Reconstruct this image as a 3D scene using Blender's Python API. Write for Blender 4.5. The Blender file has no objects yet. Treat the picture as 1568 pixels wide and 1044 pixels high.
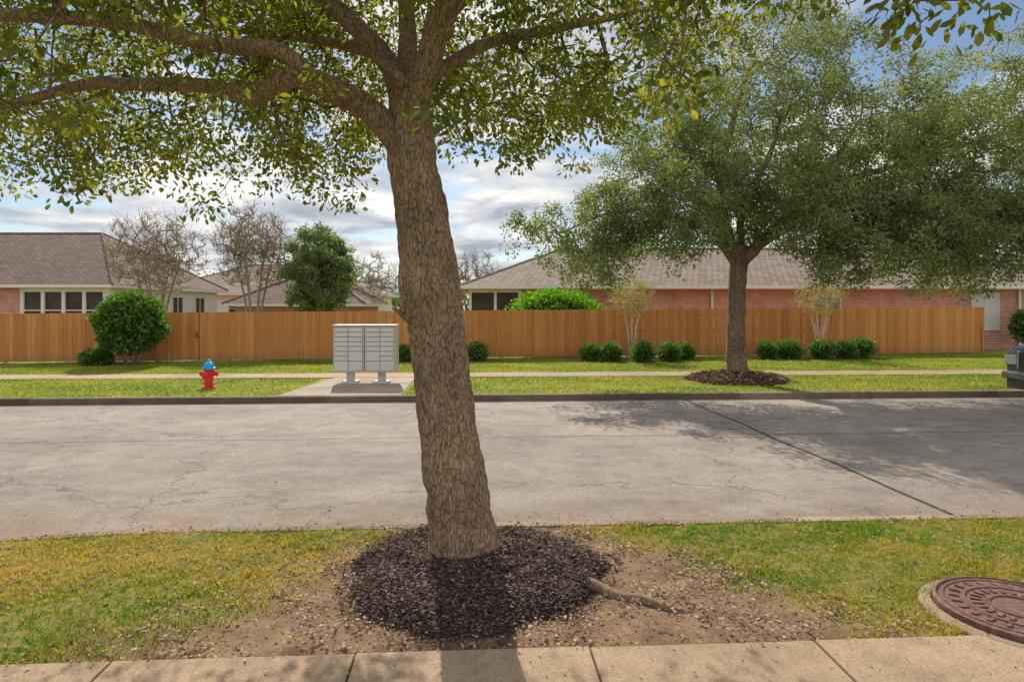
import bpy, bmesh, math, random
import numpy as np
from mathutils import Vector, noise as mnoise
R=np.random.RandomState(7); random.seed(7)
S=bpy.context.scene
# ------------------------------------------------------------------ helpers
def empty(name,loc=(0,0,0)):
    o=bpy.data.objects.new(name,None); S.collection.objects.link(o); o.empty_display_size=.2
    return o
def link(me,name,mat=None,parent=None,smooth=False,bevel=0):
    o=bpy.data.objects.new(name,me); S.collection.objects.link(o)
    if mat: me.materials.append(mat)
    if parent: o.parent=parent
    if smooth: me.polygons.foreach_set('use_smooth',[True]*len(me.polygons))
    if bevel:
        m=o.modifiers.new('b','BEVEL'); m.width=bevel; m.segments=2; m.limit_method='ANGLE'
    return o
def np_mesh(name,V,F,v=None,g=None):
    me=bpy.data.meshes.new(name); V=np.asarray(V,np.float32); F=np.asarray(F,np.int32)
    me.vertices.add(len(V)); me.vertices.foreach_set('co',V.ravel())
    m,k=F.shape; me.loops.add(m*k); me.loops.foreach_set('vertex_index',F.ravel())
    me.polygons.add(m); me.polygons.foreach_set('loop_start',np.arange(0,m*k,k,dtype=np.int32))
    me.update(calc_edges=True)
    for nm,val in(('v',v),('g',g)):
        if val is not None:
            a=me.attributes.new(nm,'FLOAT','POINT'); a.data.foreach_set('value',np.asarray(val,np.float32))
    return me
class MB:
    def __init__(s): s.v=[];s.f=[];s.a=[]
    def add(s,vs,fs,a=.5):
        b=len(s.v); s.v+= [tuple(p) for p in vs]; s.f+=[tuple(b+i for i in f) for f in fs]; s.a+=[a]*len(vs)
    def box(s,c,d,rz=0,a=.5):
        cx,cy,cz=c; x,y,z=d[0]/2,d[1]/2,d[2]/2; C,Sn=math.cos(rz),math.sin(rz)
        vs=[]
        for sz in(-z,z):
            for sx,sy in((-x,-y),(x,-y),(x,y),(-x,y)):
                vs.append((cx+sx*C-sy*Sn,cy+sx*Sn+sy*C,cz+sz))
        s.add(vs,[(0,3,2,1),(4,5,6,7),(0,1,5,4),(1,2,6,5),(2,3,7,6),(3,0,4,7)],a)
    def b2(s,x0,x1,y0,y1,z0,z1,a=.5): s.box(((x0+x1)/2,(y0+y1)/2,(z0+z1)/2),(x1-x0,y1-y0,z1-z0),0,a)
    def tube(s,pts,rad,n=10,a=.5,cap=True):
        pts=[Vector(p) for p in pts]; up=None; vs=[]
        for i,p in enumerate(pts):
            t=(pts[min(i+1,len(pts)-1)]-pts[max(i-1,0)]).normalized()
            if up is None: up=Vector((0,0,1)) if abs(t.z)<.9 else Vector((1,0,0))
            sd=t.cross(up).normalized(); up=sd.cross(t).normalized()
            for k in range(n):
                an=2*math.pi*k/n; vs.append(p+(sd*math.cos(an)+up*math.sin(an))*rad[i])
        fs=[]
        for i in range(len(pts)-1):
            for k in range(n):
                k2=(k+1)%n; fs.append((i*n+k,i*n+k2,(i+1)*n+k2,(i+1)*n+k))
        if cap: fs.append(tuple(range(n))[::-1]); fs.append(tuple((len(pts)-1)*n+k for k in range(n)))
        s.add(vs,fs,a)
    def lathe(s,c,prof,n=20,a=.5):
        vs=[];m=len(prof)
        for r,z in prof:
            r=max(r,.0005)
            for k in range(n):
                an=2*math.pi*k/n; vs.append((c[0]+r*math.cos(an),c[1]+r*math.sin(an),c[2]+z))
        fs=[(i*n+k,i*n+(k+1)%n,(i+1)*n+(k+1)%n,(i+1)*n+k) for i in range(m-1) for k in range(n)]
        fs.append(tuple(range(n))[::-1]); fs.append(tuple((m-1)*n+k for k in range(n)))
        s.add(vs,fs,a)
    def build(s,name,mat,parent=None,smooth=False,bevel=0):
        me=bpy.data.meshes.new(name); me.from_pydata(s.v,[],s.f); me.update()
        a=me.attributes.new('v','FLOAT','POINT'); a.data.foreach_set('value',s.a)
        return link(me,name,mat,parent,smooth,bevel)
# ---- materials
def new_mat(name):
    m=bpy.data.materials.new(name); m.use_nodes=True; nt=m.node_tree; nt.nodes.clear()
    out=nt.nodes.new('ShaderNodeOutputMaterial'); return m,nt,out
def N(nt,t,**k):
    n=nt.nodes.new(t)
    for a,b in k.items(): setattr(n,a,b)
    return n
def ramp(nt,fac,stops):
    r=nt.nodes.new('ShaderNodeValToRGB'); e=r.color_ramp.elements
    while len(e)<len(stops): e.new(.5)
    for i,(p,c) in enumerate(stops): e[i].position=p; e[i].color=(*c,1)
    nt.links.new(fac,r.inputs[0]); return r.outputs[0]
def mix(nt,fac,a,b,mode='MIX'):
    n=nt.nodes.new('ShaderNodeMix'); n.data_type='RGBA'; n.blend_type=mode
    for sock,val in((n.inputs[0],fac),(n.inputs[6],a),(n.inputs[7],b)):
        if hasattr(val,'links'): nt.links.new(val,sock)
        elif isinstance(val,(int,float)): sock.default_value=val
        else: sock.default_value=(*val,1)
    return n.outputs[2]
def coord(nt,scale=(1,1,1)):
    t=N(nt,'ShaderNodeTexCoord'); mp=N(nt,'ShaderNodeMapping'); mp.inputs['Scale'].default_value=scale
    nt.links.new(t.outputs['Object'],mp.inputs['Vector']); return mp.outputs[0]
def noi(nt,vec,scale,detail=4,rough=.6,dist=0):
    n=N(nt,'ShaderNodeTexNoise'); n.inputs['Scale'].default_value=scale; n.inputs['Detail'].default_value=detail
    n.inputs['Roughness'].default_value=rough; n.inputs['Distortion'].default_value=dist
    nt.links.new(vec,n.inputs['Vector']); return n.outputs['Fac']
def math_(nt,op,a,b=0.,clamp=False):
    n=N(nt,'ShaderNodeMath',operation=op); n.use_clamp=clamp
    for i,v in enumerate((a,b)):
        if hasattr(v,'links'): nt.links.new(v,n.inputs[i])
        else: n.inputs[i].default_value=v
    return n.outputs[0]
def attr(nt,name): return N(nt,'ShaderNodeAttribute',attribute_name=name).outputs['Fac']
def finish(nt,out,col,rough=.8,bump=None,bs=.4,bd=.01,metal=0,spec=.3):
    p=N(nt,'ShaderNodeBsdfPrincipled'); 
    if hasattr(col,'links'): nt.links.new(col,p.inputs['Base Color'])
    else: p.inputs['Base Color'].default_value=(*col,1)
    p.inputs['Roughness'].default_value=rough; p.inputs['Metallic'].default_value=metal
    p.inputs['Specular IOR Level'].default_value=spec
    if bump is not None:
        b=N(nt,'ShaderNodeBump'); b.inputs['Strength'].default_value=bs; b.inputs['Distance'].default_value=bd
        nt.links.new(bump,b.inputs['Height']); nt.links.new(b.outputs[0],p.inputs['Normal'])
    nt.links.new(p.outputs[0],out.inputs[0])
def simple(name,col,rough=.7,var=.25,scale=8,metal=0,spec=.3,bs=.2,bd=.005):
    m,nt,out=new_mat(name); c=coord(nt); f=noi(nt,c,scale,3)
    dark=tuple(x*(1-var) for x in col); lite=tuple(min(1,x*(1+var)) for x in col)
    finish(nt,out,ramp(nt,f,[(.3,dark),(.7,lite)]),rough,f,bs,bd,metal,spec); return m
def leaf_mat(name,c0,c1,t0,t1,tf=.5,gloss=0.):
    m,nt,out=new_mat(name); a=attr(nt,'v')
    d=N(nt,'ShaderNodeBsdfDiffuse'); t=N(nt,'ShaderNodeBsdfTranslucent')
    nt.links.new(ramp(nt,a,[(0,c0),(1,c1)]),d.inputs[0]); nt.links.new(ramp(nt,a,[(0,t0),(1,t1)]),t.inputs[0])
    mx=N(nt,'ShaderNodeMixShader'); mx.inputs[0].default_value=tf
    nt.links.new(d.outputs[0],mx.inputs[1]); nt.links.new(t.outputs[0],mx.inputs[2])
    if gloss<=0: nt.links.new(mx.outputs[0],out.inputs[0]); return m
    g=N(nt,'ShaderNodeBsdfGlossy'); g.inputs['Roughness'].default_value=.4
    m2=N(nt,'ShaderNodeMixShader'); m2.inputs[0].default_value=gloss
    nt.links.new(mx.outputs[0],m2.inputs[1]); nt.links.new(g.outputs[0],m2.inputs[2]); nt.links.new(m2.outputs[0],out.inputs[0])
    return m
def bark_mat(name,c0,c1,c2,sc=45,stretch=.3,bd=.02,dist=.1):
    m,nt,out=new_mat(name); c=coord(nt,(1,1,stretch))
    nz=N(nt,'ShaderNodeTexNoise'); nz.inputs['Scale'].default_value=14; nz.inputs['Detail'].default_value=3; nt.links.new(c,nz.inputs['Vector'])
    mv=N(nt,'ShaderNodeVectorMath',operation='MULTIPLY_ADD'); nt.links.new(nz.outputs['Color'],mv.inputs[0]); mv.inputs[1].default_value=(dist,dist,dist); nt.links.new(c,mv.inputs[2])
    vo=N(nt,'ShaderNodeTexVoronoi',feature='DISTANCE_TO_EDGE'); vo.inputs['Scale'].default_value=sc; nt.links.new(mv.outputs[0],vo.inputs['Vector'])
    e=math_(nt,'MULTIPLY',vo.outputs['Distance'],3.0)
    fn=noi(nt,c,90,4,.75); md=noi(nt,coord(nt,(1,1,.35)),13,4,.7)
    h=math_(nt,'ADD',math_(nt,'MINIMUM',e,.38),math_(nt,'ADD',math_(nt,'MULTIPLY',fn,.65),math_(nt,'MULTIPLY',md,.5)))
    col=ramp(nt,h,[(.38,c0),(.72,c1),(1.0,c2)])
    big=noi(nt,coord(nt),2.6,4); col=mix(nt,.8,col,ramp(nt,big,[(.3,(.66,.64,.62)),(.5,(1,1,1)),(.7,(1.2,1.15,1.05))]),'MULTIPLY')
    finish(nt,out,col,.92,h,.8,bd); return m
def concrete(name,base,warm,bumpd=.004,road=False,seg=False):
    m,nt,out=new_mat(name); c=coord(nt)
    lo_=.84 if road else .76
    a=noi(nt,c,.55,4,.6,.6); b=noi(nt,c,3.2,5,.7); f=noi(nt,c,70,4,.8)
    col=ramp(nt,a,[(.3,tuple(x*lo_ for x in base)),(.5,base),(.7,warm)])
    col=mix(nt,.8,col,ramp(nt,b,[(.3,(.66,.65,.64)),(.5,(.95,.95,.95)),(.7,(1.1,1.1,1.1))]),'MULTIPLY')
    col=mix(nt,.85,col,ramp(nt,f,[(.3,(.5,.5,.5)),(.62,(1.17,1.17,1.17))]),'MULTIPLY')
    if seg: col=mix(nt,1.,col,ramp(nt,attr(nt,'v'),[(0,(.58,.52,.46)),(.7,(.95,.9,.85)),(1,(1.45,1.4,1.35))]),'MULTIPLY')
    if road:
        sc_=noi(nt,c,120,2,.8); col=mix(nt,1.,col,ramp(nt,sc_,[(.32,(.35,.35,.35)),(.5,(.95,.95,.95)),(.66,(1.6,1.57,1.52))]),'MULTIPLY')
        nz=N(nt,'ShaderNodeTexNoise'); nz.inputs['Scale'].default_value=1.4; nz.inputs['Detail'].default_value=5; nt.links.new(c,nz.inputs['Vector'])
        mv=N(nt,'ShaderNodeVectorMath',operation='MULTIPLY_ADD'); nt.links.new(nz.outputs['Color'],mv.inputs[0]); mv.inputs[1].default_value=(1.4,1.4,1.4); nt.links.new(c,mv.inputs[2])
        vo=N(nt,'ShaderNodeTexVoronoi',feature='DISTANCE_TO_EDGE'); vo.inputs['Scale'].default_value=.22; nt.links.new(mv.outputs[0],vo.inputs['Vector'])
        k=ramp(nt,vo.outputs['Distance'],[(0,(.4,.37,.35)),(.006,(1,1,1))])
        col=mix(nt,.7,col,k,'MULTIPLY')
        st=noi(nt,coord(nt,(.3,1.0,1)),1.3,6,.75); col=mix(nt,.7,col,ramp(nt,st,[(.33,(.66,.66,.68)),(.48,(.92,.915,.91)),(.66,(1.10,1.08,1.06))]),'MULTIPLY')
        sp=N(nt,'ShaderNodeSeparateXYZ'); nt.links.new(c,sp.inputs[0])
        yy=math_(nt,'SUBTRACT',sp.outputs[1],math_(nt,'MULTIPLY',sp.outputs[0],.055))
        g=math_(nt,'SUBTRACT',1.25,math_(nt,'MULTIPLY',math_(nt,'SUBTRACT',yy,5.75),1.0),True)
        col=mix(nt,math_(nt,'MULTIPLY',g,ramp(nt,noi(nt,c,1.7,5,.7),[(.4,(0,0,0)),(.6,(.8,.8,.8))])),col,(.25,.15,.095))
    finish(nt,out,col,.88,f,.5,bumpd); return m
M_road=concrete('road_concrete',(.345,.293,.25),(.40,.34,.288),.005,road=True)
M_walk=concrete('sidewalk_concrete',(.44,.31,.20),(.52,.375,.25))
M_curb=concrete('curb_concrete',(.40,.31,.235),(.50,.40,.31),seg=True)
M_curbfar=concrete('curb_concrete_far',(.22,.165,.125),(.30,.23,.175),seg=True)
M_seam=simple('seam_tar',(.045,.038,.032),.9)
M_oak=bark_mat('oak_bark',(.08,.045,.029),(.245,.148,.095),(.44,.30,.20),42)
M_oak2=bark_mat('oak_bark_b',(.055,.036,.025),(.19,.125,.085),(.34,.23,.165),22,.3,.03,.12)
M_crape=simple('crape_bark',(.32,.24,.19),.8,.3,9)
M_crape2=simple('crape_bark_pale',(.66,.49,.35),.7,.25,9)
M_leaf1=leaf_mat('oak_leaf',(.035,.068,.012),(.17,.18,.03),(.10,.17,.012),(.50,.48,.035),.55,.03)
M_leaf2=leaf_mat('live_oak_leaf',(.06,.11,.045),(.38,.41,.20),(.12,.20,.035),(.56,.57,.14),.40)
M_leaf3=leaf_mat('shrub_leaf',(.03,.08,.015),(.18,.30,.06),(.06,.18,.012),(.24,.48,.03),.4,.03)
M_leafh=leaf_mat('holly_leaf',(.07,.14,.04),(.26,.34,.12),(.12,.25,.03),(.35,.5,.08),.42,.02)
M_leaf4=leaf_mat('bright_leaf',(.07,.24,.02),(.18,.40,.04),(.15,.45,.01),(.35,.6,.04),.45)
M_leaf5=leaf_mat('crape_leaf',(.15,.2,.03),(.36,.28,.06),(.3,.4,.03),(.6,.48,.06),.5)
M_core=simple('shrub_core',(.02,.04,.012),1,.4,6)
M_grass=leaf_mat('grass_blade',(.12,.23,.018),(.62,.42,.10),(.2,.40,.018),(.80,.54,.10),.45)
M_grassf=leaf_mat('grass_blade_far',(.13,.22,.03),(.45,.41,.08),(.19,.35,.03),(.62,.58,.08),.48)
M_dead=leaf_mat('dead_leaf',(.18,.105,.06),(.66,.51,.37),(.12,.07,.03),(.3,.2,.1),.15)
def chipmat(name,a,b,c_):
    m,nt,out=new_mat(name); d=N(nt,'ShaderNodeBsdfDiffuse'); nt.links.new(ramp(nt,attr(nt,'v'),[(0,a),(.55,b),(1,c_)]),d.inputs[0]); nt.links.new(d.outputs[0],out.inputs[0]); return m
M_mulch=chipmat('mulch_chip',(.045,.031,.027),(.145,.10,.087),(.38,.28,.24))
M_mulch2=chipmat('mulch_chip_brown',(.07,.04,.025),(.22,.14,.09),(.42,.30,.21))
m,nt,out=new_mat('soil'); c=coord(nt); f=noi(nt,c,45,5,.75); b=noi(nt,c,4,4)
soil=mix(nt,.9,ramp(nt,b,[(.3,(.17,.10,.06)),(.7,(.32,.21,.13))]),ramp(nt,f,[(.3,(.5,.5,.5)),(.65,(1.25,1.2,1.15))]),'MULTIPLY')
grn=ramp(nt,noi(nt,c,9,4),[(.3,(.10,.13,.016)),(.7,(.30,.22,.06))])
finish(nt,out,mix(nt,attr(nt,'g'),soil,grn),.95,math_(nt,'ADD',f,b),.6,.008); M_soil=m
m,nt,out=new_mat('far_lawn'); c=coord(nt); f=noi(nt,c,30,4,.75); b=noi(nt,c,.8,4)
finish(nt,out,mix(nt,.8,ramp(nt,b,[(.35,(.13,.18,.025)),(.65,(.34,.32,.06))]),ramp(nt,f,[(.3,(.4,.4,.4)),(.65,(1.2,1.2,1.1))]),'MULTIPLY'),.95,f,.6,.012); M_lawn=m
m,nt,out=new_mat('cedar_fence'); c=coord(nt,(1,1,.06)); f=noi(nt,c,26,5,.7); big=noi(nt,coord(nt),.5,3)
col=ramp(nt,attr(nt,'v'),[(0,(.56,.21,.058)),(.5,(.66,.26,.066)),(1,(.78,.33,.095))])
col=mix(nt,.7,col,ramp(nt,f,[(.3,(.66,.62,.56)),(.65,(1.1,1.1,1.1))]),'MULTIPLY')
col=mix(nt,math_(nt,'MULTIPLY',big,.35),col,(.38,.24,.09))
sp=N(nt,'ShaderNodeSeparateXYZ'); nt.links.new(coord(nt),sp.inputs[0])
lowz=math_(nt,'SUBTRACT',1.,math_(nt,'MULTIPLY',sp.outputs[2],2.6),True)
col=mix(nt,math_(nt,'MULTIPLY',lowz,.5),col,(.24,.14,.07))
finish(nt,out,col,.8,f,.4,.004); M_fence=m
def uvbox(nt,sx=1,sz=1,ky=1.):
    t=N(nt,'ShaderNodeTexCoord'); sp=N(nt,'ShaderNodeSeparateXYZ'); nt.links.new(t.outputs['Object'],sp.inputs[0])
    cb=N(nt,'ShaderNodeCombineXYZ'); nt.links.new(math_(nt,'ADD',sp.outputs[0],math_(nt,'MULTIPLY',sp.outputs[1],ky)),cb.inputs[0]); nt.links.new(math_(nt,'MULTIPLY',sp.outputs[2],sz),cb.inputs[1]); return cb.outputs[0]
def brickish(name,c1,c2,mo,bw,rh,ms,sz=1,ky=1.,fs=1.5):
    m,nt,out=new_mat(name); b=N(nt,'ShaderNodeTexBrick'); nt.links.new(uvbox(nt,1,sz,ky),b.inputs['Vector'])
    b.inputs['Color1'].default_value=(*c1,1); b.inputs['Color2'].default_value=(*c2,1); b.inputs['Mortar'].default_value=(*mo,1)
    b.inputs['Scale'].default_value=1; b.inputs['Brick Width'].default_value=bw; b.inputs['Row Height'].default_value=rh; b.inputs['Mortar Size'].default_value=ms
    f=noi(nt,coord(nt),fs,4)
    finish(nt,out,mix(nt,.6,b.outputs['Color'],ramp(nt,f,[(.3,(.7,.7,.7)),(.7,(1.2,1.2,1.2))]),'MULTIPLY'),.9); return m
M_brick=brickish('red_brick',(.64,.23,.15),(.46,.15,.10),(.66,.51,.42),.24,.09,.014)
M_roof=brickish('brown_shingle',(.16,.10,.083),(.245,.165,.135),(.06,.04,.03),.3,.2,.018,2.2,.3)
M_roof2=brickish('grey_shingle',(.24,.185,.14),(.35,.275,.21),(.09,.07,.055),.3,.2,.018,2.2,.3)
M_white=simple('white_trim',(.78,.72,.63),.6,.08)
M_siding=simple('white_siding',(.76,.71,.64),.7,.1)
M_screen=simple('porch_screen',(.05,.044,.038),.4,.4,2)
M_glass=simple('window_glass',(.05,.06,.07),.08,.3,1,spec=.9)
M_blind=simple('window_blind',(.6,.62,.63),.5,.1)
M_box=simple('mailbox_metal',(.56,.53,.49),.45,.06,3,spec=.5)
M_boxd=simple('mailbox_door_metal',(.64,.61,.56),.4,.05,3,spec=.5)
M_dark=simple('dark_gap',(.04,.04,.04),.8)
M_red=simple('hydrant_red',(.78,.025,.03),.4,.2,12,spec=.5)
M_blue=simple('hydrant_blue',(.01,.35,.75),.4,.2,12,spec=.5)
m,nt,out=new_mat('rusty_iron'); c=coord(nt); f=noi(nt,c,22,5,.7); finish(nt,out,ramp(nt,f,[(.3,(.10,.055,.045)),(.5,(.19,.10,.078)),(.7,(.28,.18,.14))]),.75,f,.6,.01,.1); M_iron=m
M_paint=simple('truck_paint',(.09,.095,.105),.25,.1,2,spec=.6)
M_chrome=simple('chrome',(.5,.5,.5),.25,.1,2,metal=1)
M_bump=simple('bumper_metal',(.22,.22,.23),.35,.1,2,metal=.6)
M_grille=simple('truck_grille',(.05,.05,.055),.4,.1,2,spec=.6)
M_tire=simple('tire',(.02,.02,.02),.9)
M_lamp=simple('headlight',(.5,.5,.52),.15,.1,4,spec=.8)
M_scar=simple('pruning_scar',(.42,.27,.15),.8,.3,30)

# ------------------------------------------------------------------ geometry functions
def unit(a): return a/np.maximum(np.linalg.norm(a,axis=1,keepdims=True),1e-6)
def leaf_mesh(name,P,A,L,Wd,val,mat,parent,six=True,fold=.25,lie=None):
    n=len(P); A=unit(A); ref=R.normal(size=(n,3))
    if lie is not None: ref=ref*lie+np.array([0,0,1.])
    s=unit(np.cross(A,ref)); nn=np.cross(A,s)
    if lie is not None: nn=np.where(nn[:,2:3]<0,-nn,nn)
    L=L[:,None]; W=Wd[:,None]
    if six:
        V=np.stack([P,P+A*L*.3-s*W*.8+nn*W*fold,P+A*L*.68-s*W+nn*W*fold*.6,P+A*L,P+A*L*.68+s*W+nn*W*fold*.6,P+A*L*.3+s*W*.8+nn*W*fold],1).reshape(-1,3)
        b=np.arange(n)[:,None]*6; F=np.concatenate([b+np.array([[0,1,2,3]]),b+np.array([[0,3,4,5]])]); k=6
    else:
        V=np.stack([P,P+A*L*.5-s*W+nn*W*fold,P+A*L,P+A*L*.5+s*W+nn*W*fold],1).reshape(-1,3)
        b=np.arange(n)[:,None]*4; F=b+np.array([[0,1,2,3]]); k=4
    return link(np_mesh(name,V,F,np.repeat(val,k)),name,mat,parent)
def cluster_leaves(T,nper,rad,size,wr,droop=.3,flat=.7):
    n=len(T)*nper; C=np.repeat(T,nper,0); off=R.normal(size=(n,3)); off=unit(off)*(R.rand(n,1)**.5)*rad*np.repeat(R.uniform(.6,1.3,len(T)),nper)[:,None]
    off[:,2]*=flat; P=C+off; A=unit(off)+R.normal(size=(n,3))*.7; A[:,2]-=droop
    L=size*R.uniform(.6,1.25,n); cl=np.repeat(R.uniform(0,1,len(T)),nper); val=np.clip(cl*.55+R.rand(n)*.45,0,1)
    return P,A,L,L*wr,val
def catmull(pts,m):
    P=[np.array(p,float) for p in pts]; P=[2*P[0]-P[1]]+P+[2*P[-1]-P[-2]]; o=[]
    for i in range(1,len(P)-2):
        for k in range(m):
            t=k/m; a,b,c,d=P[i-1:i+3]; o.append(.5*((2*b)+(c-a)*t+(2*a-5*b+4*c-d)*t*t+(3*b-a-3*c+d)*t**3))
    o.append(P[-2]); return np.array(o)
def grow(seeds,T,tip=.004,step=.25,wob=.25,sag=.1,power=.45,rmax=.09):
    pos=np.zeros((len(seeds)+len(T)*14,3)); par=-np.ones(len(pos),int); ns=len(seeds); pos[:ns]=seeds; n=ns
    d0=np.array([np.min(np.linalg.norm(seeds-t,axis=1)) for t in T]); order=np.argsort(d0); tips=[]
    for i in order:
        t=T[i]; d=np.linalg.norm(pos[:n]-t,axis=1); j=int(np.argmin(d)); dd=d[j]; k=int(min(12,max(1,math.ceil(dd/step))))
        a=pos[j].copy(); prev=j; w=R.normal(size=3)*wob*dd*.3
        for q in range(1,k+1):
            u=q/k; p=a+(t-a)*u+w*math.sin(math.pi*u)+R.normal(size=3)*wob*.06*step*(q<k)
            p[2]+=sag*dd*math.sin(math.pi*u)
            pos[n]=p; par[n]=prev; prev=n; n+=1
        tips.append(prev)
    cnt=np.zeros(n)
    for q in tips: cnt[q]+=1
    for q in range(n-1,ns-1,-1): cnt[par[q]]+=cnt[q]
    r=np.minimum(tip*np.maximum(cnt,1)**power,rmax)
    idx=np.arange(ns,n); return pos[par[idx]],pos[idx],np.where(par[idx]>=ns,r[par[idx]],r[idx]),r[idx]
def sticks(name,a,b,ra,rb,mat,parent,n=5):
    t=unit(b-a); ref=np.where(np.abs(t[:,2:3])<.9,np.array([[0,0,1.]]),np.array([[1.,0,0]])); s=unit(np.cross(t,ref)); u=np.cross(s,t)
    b=b+t*rb[:,None]*.6; rings=[]
    for c,r in((a,ra),(b,rb)):
        for k in range(n):
            an=2*math.pi*k/n; rings.append(c+(s*math.cos(an)+u*math.sin(an))*r[:,None])
    V=np.stack(rings,1).reshape(-1,3); m_=len(a); base=np.arange(m_)[:,None]*2*n
    F=np.concatenate([base+np.array([[k,(k+1)%n,n+(k+1)%n,n+k]]) for k in range(n)])
    return link(np_mesh(name,V,F),name,mat,parent,smooth=True)
def ell_targets(specs):
    out=[]
    for c,r,n,shell in specs:
        q=unit(R.normal(size=(n,3)))*(R.rand(n,1)**shell); out.append(np.array(c)+q*np.array(r))
    return np.concatenate(out)

# ------------------------------------------------------------------ layout lines (metres)
def walk_y(x): return 3.6+.057*x
def curbn_y(x): return np.maximum(5.78+.05*x-.09*np.maximum(0,-x-2.8)**1.6, walk_y(x)+.6)
def curbf_y(x): return 14.1+.06*x
def walkf_y(x): return 17.75+.05*x
def fence_y(x): return 24.3+.128*x
def fence_top(x): return 1.78+.006*x
def n2(x,y): return (np.sin(1.9*x+1.3*np.sin(1.1*y+.4))+np.sin(2.7*y+1.7*np.sin(1.6*x))+.6*np.sin(5.1*x+3.3*y)+.5*np.sin(7.3*y-4.1*x+1))/3.1
def n3(x,y): return (np.sin(11*x+2*np.sin(9*y))+np.sin(13*y+2*np.sin(7*x))+np.sin(23*x-17*y))/3

me=np_mesh('ground',[(-400,-300,-.3),(400,-300,-.3),(400,700,-.3),(-400,700,-.3)],[(0,1,2,3)]); link(me,'ground',M_lawn)
def strip(name,xs,y0,y1,z,mat,ny=2):
    V=[];F=[]
    for x in xs:
        for j in range(ny): 
            t=j/(ny-1); V.append((x,y0(x)*(1-t)+y1(x)*t,z))
    for i in range(len(xs)-1):
        for j in range(ny-1): a=i*ny+j; F.append((a,a+ny,a+ny+1,a+1))
    return link(np_mesh(name,V,F),name,mat)
xs=np.concatenate([np.arange(-60,-10,5),np.arange(-10,14,.25),np.arange(14,61,5)])
strip('road',xs,lambda x:curbn_y(x)-.02,lambda x:curbf_y(x)+.1,-.13,M_road)
rs=empty('road_joint')
mb=MB(); p=[(4.33,5.99),(4.25,7.2),(4.2,8.5),(4.05,10),(4.0,11.5),(3.85,13),(3.8,14.3)]
for (x0,y0),(x1,y1) in zip(p[:-1],p[1:]):
    w=.022; mb.add([(x0-w,y0,-.126),(x0+w,y0,-.126),(x1+w,y1,-.126),(x1-w,y1,-.126)],[(0,1,2,3)])
mb.build('cross_seam',M_seam,rs)
mb=MB(); w=.009
for x0 in np.arange(-30,30,.8):
    y0=10.2+.055*x0+.02*math.sin(x0*2); y1=10.2+.055*(x0+.8)+.02*math.sin((x0+.8)*2)
    mb.add([(x0,y0-w,-.1265),(x0+.8,y1-w,-.1265),(x0+.8,y1+w,-.1265),(x0,y0+w,-.1265)],[(0,1,2,3)])
mb.build('centre_seam',simple('centre_seam_mat',(.14,.115,.095)),rs)
def curb(name,yf,w,sgn,mat,x0,x1,seg=1.5,zt=.005):
    mb=MB(); x=x0
    while x<x1:
        L=seg if abs(x)<14 else 6
        k=5; xsn=[x+.004+(L-.008)*i/k for i in range(k+1)]; dz=random.uniform(-.004,.005); vs=[];fs=[]
        for q in xsn:
            y=float(yf(q))+.006*math.sin(q*9); e=.03*sgn
            for yy,zz in((y,-.2),(y,-.02),(y+e*.3,zt+dz-.004),(y+e,zt+dz),(y+w*sgn,zt+dz),(y+w*sgn,-.2)): vs.append((q,yy,zz))
        for i in range(k):
            for j in range(5):
                a=i*6+j; f=(a,a+1,a+7,a+6); fs.append(f if sgn<0 else f[::-1])
        fs.append(tuple(range(6))); fs.append(tuple(k*6+j for j in range(6))[::-1])
        mb.add(vs,fs,random.random()*.75+(.25 if x>3.9 else 0)); x+=L
    return mb.build(name,mat)
curb('curb',curbn_y,.13,-1,M_curb,-14,40)
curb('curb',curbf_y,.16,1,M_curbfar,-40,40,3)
mb=MB(); jx=-2.13-1.28*8
while jx<16:
    L=1.28; g=.006; y0=[walk_y(jx+g),walk_y(jx+L-g)]
    vs=[(jx+g+.09,y0[0]-1.6,.02),(jx+L-g+.09,y0[1]-1.6,.02),(jx+L-g,y0[1],.02),(jx+g,y0[0],.02)]
    vs+= [(a,b,-.2) for a,b,c in vs]
    dz=random.uniform(-.004,.004); vs=[(a,b,c+dz if c>0 else c) for a,b,c in vs]
    mb.add(vs,[(0,1,2,3),(0,4,5,1),(1,5,6,2),(2,6,7,3),(3,7,4,0)]); jx+=L
mb.build('sidewalk',M_walk,bevel=.008)
def dens(x,y):
    XL=-1.5-(4.4-y)*.62; XR=1.05+(5-y)*.85
    d=np.maximum(XL-x,x-XR)+.25*n2(x*1.7,y*1.7)+.12*n3(x*.6,y*.6)
    d=np.clip((d+.18)/.75,0,1); e=np.clip((curbn_y(x)-.14-y)/.10,0,1)
    return d*(.35+.65*e)
xs2=np.arange(-14,20,.06); ny=44; X=np.repeat(xs2,ny).reshape(-1,ny); T=np.linspace(0,1,ny)[None,:]
Y0=walk_y(X)-.02; Y1=curbn_y(X)-.125; Y=Y0*(1-T)+Y1*T
Z=-.012+.012*n2(X*2,Y*2)+.008*n3(X,Y)+.006*n3(X*3.3,Y*3.1); Z+=.02*dens(X,Y)
Z-=.02*np.exp(-((Y-walk_y(X))/.08)**2)
V=np.stack([X,Y,Z],-1).reshape(-1,3); nx=len(xs2)
I,J=np.meshgrid(np.arange(nx-1),np.arange(ny-1),indexing='ij'); a=(I*ny+J).ravel(); F=np.stack([a,a+ny,a+ny+1,a+1],1)
link(np_mesh('verge_ground',V,F,g=dens(V[:,0],V[:,1])),'verge_ground',M_soil,smooth=True)
strip('lawn',np.arange(-40,41,4.),lambda x:-30,lambda x:walk_y(x)-1.65,0,M_lawn)
strip('lawn',np.arange(-60,61,2.),lambda x:curbf_y(x)+.15,lambda x:70,-.004,M_lawn,3)
strip('sidewalk',np.arange(-60,61,1.5),walkf_y,lambda x:walkf_y(x)+1.15,.012,M_walk)
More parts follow.
